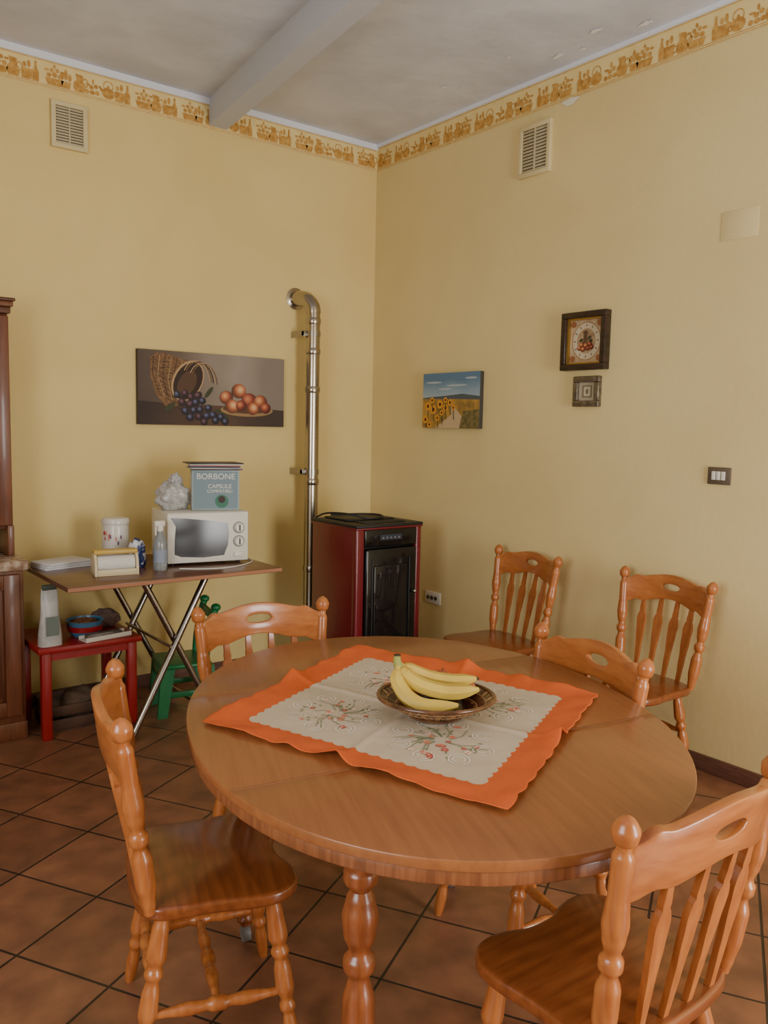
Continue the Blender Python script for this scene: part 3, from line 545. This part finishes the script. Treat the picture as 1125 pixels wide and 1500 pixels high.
def copy_chair(src):
    e=grp("dining_chair")
    for ch in src.children:
        o=bpy.data.objects.new(ch.name.split('.')[0],ch.data); COL.objects.link(o); o.parent=e
        for md in ch.modifiers:
            n=o.modifiers.new(md.name,md.type)
            if md.type=='SOLIDIFY': n.thickness=.022; n.offset=0
            else: n.width=.004; n.segments=2; n.limit_method='ANGLE'
    return e
def chair_from_tops(g,a,b):
    a=Vector(a);b=Vector(b); m=(a+b)/2; ang=math.atan2(b.y-a.y,b.x-a.x); f=Vector((-math.sin(ang),math.cos(ang))); c=m+f*.245; place(g,c.x,c.y,ang)
ch=build_chair()
chair_from_tops(ch,(-2.605,-2.355),(-2.76,-2.82))
c2=copy_chair(ch); chair_from_tops(c2,(-2.243,-3.715),(-1.785,-3.722))
c3=copy_chair(ch); chair_from_tops(c3,(-1.70,-1.97),(-2.14,-1.90))
c4=copy_chair(ch); chair_from_tops(c4,(-1.40,-3.17),(-1.31,-2.69))
c5=copy_chair(ch); chair_from_tops(c5,(-.15,-1.80),(-.09,-1.28))
c6=copy_chair(ch); chair_from_tops(c6,(-.12,-2.60),(-.09,-2.12))
# ---------------------------------------------------------------- dining table
TC=Vector((-1.985,-2.885)); az=math.radians(-22)
g=grp("dining_table",(TC.x,TC.y,0),az)
TT=.77
def outline(inset=0,n=128,e=2.12):
    a=.596-inset;b=.775-inset; out=[]
    for k in range(n):
        t=2*math.pi*k/n; c_,s_=math.cos(t),math.sin(t)
        out.append((a*math.copysign(abs(c_)**(2/e),c_),b*math.copysign(abs(s_)**(2/e),s_)))
    return out
la=math.radians(11)
nv=Vector((-math.sin(la),math.cos(la),0))
s1,s2=-.275,.325
prism("top_half_1",outline(),TT-.022,TT,M_tab,g,.0025,False,2,[(nv*(s1-.0004),nv)])
prism("top_leaf",outline(),TT-.022,TT,M_tab,g,.0025,False,2,[(nv*(s2-.0004),nv),(nv*(s1+.0004),-nv)])
prism("top_half_2",outline(),TT-.022,TT,M_tab,g,.0025,False,2,[(nv*(s2+.0004),-nv)])
prism("rim",outline(.006),TT-.050,TT-.022,M_tabr,g,.003)
prism("top_core",outline(.05),TT-.06,TT-.03,M_dark,g)
LX,LY=.35,.385
for nm,a,b in (("apron_1",(-LX,-LY-.01,.64),(LX,-LY+.01,TT-.05)),("apron_2",(-LX,LY-.01,.64),(LX,LY+.01,TT-.05)),("apron_3",(-LX-.01,-LY,.64),(-LX+.01,LY,TT-.05)),("apron_4",(LX-.01,-LY,.64),(LX+.01,LY,TT-.05))):
    box(nm,a,b,M_tabr,g,.003).rotation_euler=(0,0,la)
TL=[(0,.016),(.03,.026),(.05,.018),(.12,.024),(.3,.036),(.42,.034),(.5,.022),(.53,.034),(.56,.034),(.585,.022),(.64,.034),(.70,.038),(.76,.03),(.79,.022),(.82,.036),(.85,.036),(.87,.025),(.9,.036),(1,.036)]
for sx in (-1,1):
    for sy in (-1,1):
        for o in (turned("leg",(sx*LX,sy*LY,.05),(sx*LX,sy*LY,.70),TL,M_tleg,g,90,24), box("leg_block",(sx*LX-.033,sy*LY-.033,.66),(sx*LX+.033,sy*LY+.033,TT-.05),M_tleg,g,.004),
            tube("caster_wheel",[(sx*LX-.01,sy*LY,.025),(sx*LX+.01,sy*LY,.025)],.025,mat("caster_grey",(120,120,120),.4),g,20), tube("caster_stem",[(sx*LX,sy*LY,.03),(sx*LX,sy*LY,.06)],.008,M_steel,g,8)): o.rotation_euler=(0,0,la)
# ---------------------------------------------------------------- tablecloth
g=grp("tablecloth",(-2.002,-2.872,TT),math.radians(22.5)); hs=.407; N=140
def clothz(x,y):
    z=.0035+.0022*NZ.noise(Vector((x*7,y*7,0)))+.0014*NZ.noise(Vector((x*18,y*18,3)))
    z+=.006*math.exp(-(x/.010)**2)*(.5+.5*abs(y)/.41) + .004*math.exp(-(y/.010)**2)
    e=max(abs(x),abs(y))/hs
    z+=max(0,e-.8)*.045*(1+NZ.noise(Vector((x*14,y*14,9))))
    for (fx,fy) in ((0,-hs),(0,hs),(-hs,0),(hs,0)):
        z+=.020*math.exp(-(((x-fx)**2+(y-fy)**2)/.0012))
    return max(z,.0012)
V=[];F=[];UV=[]
for j in range(N+1):
    for i in range(N+1):
        s=-1+2*i/N;t=-1+2*j/N; 
        sx=1+.014*abs(math.sin(t*math.pi*6.0))*max(0,(abs(s)-.7)/.3); sy=1+.014*abs(math.sin(s*math.pi*6.0))*max(0,(abs(t)-.7)/.3)
        x=s*hs*sx;y=t*hs*sy; V.append((x,y,clothz(x,y))); UV.append((s,t))
for j in range(N):
    for i in range(N): a=j*(N+1)+i; F.append((a,a+1,a+N+2,a+N+1))
me=bpy.data.meshes.new("cloth"); me.from_pydata(V,[],F); l=me.uv_layers.new(name="UVMap")
for lp in me.loops: l.data[lp.index].uv=UV[lp.vertex_index]
m=bpy.data.materials.new("cloth_fabric"); m.use_nodes=True; nt=m.node_tree; b=nt.nodes["Principled BSDF"]; b.inputs["Roughness"].default_value=.85
def nd(t,**k):
    n=nt.nodes.new(t)
    for a,v in k.items(): setattr(n,a,v)
    return n
def mth(op,a,b_=None,c_=None):
    n=nd("ShaderNodeMath",operation=op)
    for i,q in enumerate((a,b_,c_)):
        if q is None: continue
        if isinstance(q,(int,float)): n.inputs[i].default_value=q
        else: nt.links.new(q,n.inputs[i])
    return n.outputs[0]
uvn=nd("ShaderNodeUVMap"); sp=nd("ShaderNodeSeparateXYZ"); nt.links.new(uvn.outputs[0],sp.inputs[0])
ax=mth('ABSOLUTE',sp.outputs[0]); ay=mth('ABSOLUTE',sp.outputs[1])
wx=mth('MULTIPLY',mth('ABSOLUTE',mth('SINE',mth('MULTIPLY',sp.outputs[1],40))),.018); wy=mth('MULTIPLY',mth('ABSOLUTE',mth('SINE',mth('MULTIPLY',sp.outputs[0],40))),.018)
e=mth('MAXIMUM',mth('SUBTRACT',ax,wx),mth('SUBTRACT',ay,wy)); isb=mth('GREATER_THAN',e,.785)
n1=nd("ShaderNodeTexNoise"); n1.inputs["Scale"].default_value=14; nt.links.new(uvn.outputs[0],n1.inputs["Vector"])
ra=nd("ShaderNodeValToRGB"); ra.color_ramp.elements[0].color=lin((202,86,26)); ra.color_ramp.elements[1].color=lin((214,98,34)); nt.links.new(n1.outputs[0],ra.inputs[0])
rb=nd("ShaderNodeValToRGB"); rb.color_ramp.elements[0].color=lin((190,172,146)); rb.color_ramp.elements[1].color=lin((202,186,160)); nt.links.new(n1.outputs[0],rb.inputs[0])
mx=nd("ShaderNodeMix",data_type='RGBA'); nt.links.new(isb,mx.inputs[0]); nt.links.new(rb.outputs[0],mx.inputs[6]); nt.links.new(ra.outputs[0],mx.inputs[7]); nt.links.new(mx.outputs[2],b.inputs["Base Color"])
me.materials.append(m); o=om("cloth",me,g,True); md=o.modifiers.new("s","SOLIDIFY"); md.thickness=.0012; md.offset=-1
Ef={"peach":([],[],(214,128,98)),"red":([],[],(188,84,66)),"pale":([],[],(232,196,176)),"green":([],[],(112,128,90)),"white":([],[],(236,228,212))}
def epoly(k,pts):
    V,F,_=Ef[k]; s=len(V); V.extend([(x,y,clothz(x,y)+.0012) for x,y in pts]); F.append(tuple(range(s,len(V))))
def estroke(k,pts,w):
    for i in range(len(pts)-1):
        a=Vector(pts[i]);b_=Vector(pts[i+1]); t=(b_-a).normalized(); n=Vector((-t.y,t.x))*w/2; epoly(k,[a+n,a-n,b_-n,b_+n])
def flower(x,y,r,k):
    for q in range(5):
        a=q*2*math.pi/5+random.random()*.3; epoly(k,[(x+r*.55*math.cos(a)+r*.42*math.cos(z_*math.pi/3),y+r*.55*math.sin(a)+r*.42*math.sin(z_*math.pi/3)) for z_ in range(6)])
    epoly("red" if k!="red" else "pale",[(x+r*.2*math.cos(z_*math.pi/3),y+r*.2*math.sin(z_*math.pi/3)) for z_ in range(6)])
for qx in (-1,1):
    for qy in (-1,1):
        cx,cy=qx*.155,qy*.155
        for k in range(20):
            a=random.random()*6.28; r=random.uniform(.01,.095); flower(cx+r*math.cos(a)*1.2,cy+r*math.sin(a),random.uniform(.007,.011),random.choice(["peach","red","pale","peach"]))
        for k in range(16):
            a=random.random()*6.28; L=random.uniform(.05,.12); estroke("green",[(cx+.02*math.cos(a),cy+.02*math.sin(a)),(cx+L*.6*math.cos(a+.2),cy+L*.6*math.sin(a+.2)),(cx+L*math.cos(a+.5),cy+L*math.sin(a+.5))],.002)
        for k in range(22):
            a=random.random()*6.28; r=random.uniform(.03,.10); x=cx+r*math.cos(a);y=cy+r*math.sin(a); epoly("green",[(x,y),(x+.006*math.cos(a+.5),y+.006*math.sin(a+.5)),(x+.013*math.cos(a),y+.013*math.sin(a)),(x+.006*math.cos(a-.5),y+.006*math.sin(a-.5))])
        for k in range(8):
            a=k*.785; ox,oy=cx+.108*math.cos(a),cy+.108*math.sin(a)
            for r0 in (.026,.015): estroke("white",[(ox+r0*math.cos(a+q*.6),oy+r0*math.sin(a+q*.6)) for q in range(10)],.0026)
for k,(V,F,cc) in Ef.items(): mo("embroidery_"+k,V,F,mat("thread_"+k,cc,.8),g)
SH=Matrix(((1,.065,0,0),(.065,1,0,0),(0,0,1,0),(0,0,0,1)))   # the cloth is pulled slightly out of square
for chd in g.children: chd.data.transform(SH)
# ---------------------------------------------------------------- fruit bowl & bananas
g=grp("fruit_bowl",(-2.0,-2.96,TT+.009),math.radians(-37.8))
M_bw=mat("bowl_brown",(112,72,42),.25,c2=(70,42,24),ns=20,coat=.3); M_bwl=mat("bowl_tan",(160,118,76),.3)
lathe("base",[(0,0),(.062,0),(.066,.006),(.06,.010),(0,.010)],M_bw,g,(0,0,0),40,1.1,1)
def ring3(name,rx,ry,z,r,m): 
    n=64; pts=[(rx*math.cos(2*math.pi*k/n),ry*math.sin(2*math.pi*k/n),z) for k in range(n+1)]; tube(name,pts,r,m,g,10)
ring3("rim",.146,.134,.052,.0055,M_bw); ring3("mid_ring",.104,.095,.026,.003,M_bwl); ring3("inner_ring",.126,.116,.039,.0028,M_bwl)
for k in range(40):
    a=2*math.pi*k/40; pr=[(.05,.007),(.08,.014),(.104,.026),(.126,.039),(.146,.052)]
    tube("rib",[(r_*math.cos(a),r_*.915*math.sin(a),z) for r_,z in pr],[(.006,.002)]*5,M_bwl if k%2==0 else M_bw,g,4,flat=Vector((-math.sin(a),math.cos(a),0)))
lathe("liner",[(.0,.008),(.06,.009),(.102,.023),(.143,.049),(.141,.050),(.098,.025),(.06,.011),(0,.0105)],mat("bowl_liner",(60,36,24),.2),g,(0,0,0),48,1,.915)
M_ban=mat("banana_peel",(208,178,76),.5,c2=(186,152,60),ns=6); M_bt=mat("banana_tip",(66,48,24),.7); M_bs=mat("banana_stem",(146,146,70),.6)
g=grp("banana_bunch",(-2.0,-2.96,TT+.010),math.radians(-37.8))
def banana(pts,r=.0185):
    P=catmull(pts,9); n=len(P); rr=[]
    for i in range(n):
        t=i/(n-1); k=min(1,(t/.2)**.9*.66+.34) if t<.2 else (1 if t<.78 else max(.25,math.cos((t-.78)/.22*1.3)))
        if t<.07: k=.34
        rr.append(r*k)
    tube("banana",P,rr,M_ban,g,7); d=(P[-1]-P[-3]).normalized(); tube("tip",[P[-1]-d*.001,P[-1]+d*.005],[.005,.0035],M_bt,g,8)
banana([(-.098,.0,.125),(-.098,-.014,.09),(-.072,-.044,.058),(-.025,-.066,.044),(.05,-.072,.050)],.020)
banana([(-.095,.008,.125),(-.075,.0,.098),(-.03,-.014,.076),(.035,-.02,.066),(.106,-.012,.072)],.021)
banana([(-.091,.014,.125),(-.06,.026,.105),(-.01,.034,.086),(.05,.030,.08),(.104,.02,.09)],.018)
tube("stem",[(-.096,.006,.120),(-.101,.006,.138),(-.100,.008,.148)],[.012,.010,.009],M_bs,g,8); tube("stem_end",[(-.100,.008,.148),(-.100,.008,.152)],.009,M_bt,g,8)
M_pc=mat("peach_skin",(146,60,40),.6,c2=(186,106,60),ns=12)
for (x,y,r_,dz) in [(.02,.085,.032,.0),(-.045,.078,.027,.0),(.083,.064,.024,.0)]:
    a=-math.radians(37.8); g=grp("peach",(-2.0+x*math.cos(a)-y*math.sin(a),-2.96+x*math.sin(a)+y*math.cos(a),TT+.009+.028+r_)); sphere("fruit",(0,0,0),r_,M_pc,g); tube("stalk",[(0,0,r_*.9),(0.002,0,r_+.006)],.0015,M_bt,g,6)
# ---------------------------------------------------------------- lights
def area(name,loc,rot,sx,sy,p,col):
    l=bpy.data.lights.new(name,'AREA'); l.shape='RECTANGLE'; l.size=sx;l.size_y=sy;l.energy=p;l.color=col; o=bpy.data.objects.new(name,l); o.location=loc;o.rotation_euler=rot; COL.objects.link(o)
area("daylight_window_1",(-1.15,Y0+.0,1.2),(math.radians(90),0,0),1.0,2.1,124,(1,.98,.94))
area("daylight_window_2",(X0+.0,-3.75,1.65),(math.radians(90),0,math.radians(-90)),1.6,1.4,68,(.94,.97,1))
wd=bpy.data.worlds.new("w"); bpy.context.scene.world=wd; wd.use_nodes=True; wd.node_tree.nodes["Background"].inputs[0].default_value=(.75,.85,1,1); wd.node_tree.nodes["Background"].inputs[1].default_value=1.0
# ---------------------------------------------------------------- camera
a=math.radians(37.819); t=math.radians(5.755); r=math.radians(1.218)
Fv=Vector((math.sin(a)*math.cos(t),math.cos(a)*math.cos(t),-math.sin(t))); R0=Vector((math.cos(a),-math.sin(a),0)); U0=R0.cross(Fv)
Rv=R0*math.cos(r)+U0*math.sin(r); Uv=-R0*math.sin(r)+U0*math.cos(r)
cd=bpy.data.cameras.new("camera"); cd.sensor_fit='VERTICAL'; cd.sensor_height=24; cd.lens=1226/1500*24; cd.clip_start=.05
co=bpy.data.objects.new("camera",cd); COL.objects.link(co)
co.matrix_world=Matrix(((Rv.x,Uv.x,-Fv.x,-3.372),(Rv.y,Uv.y,-Fv.y,-4.497),(Rv.z,Uv.z,-Fv.z,1.5),(0,0,0,1)))
bpy.context.scene.camera=co
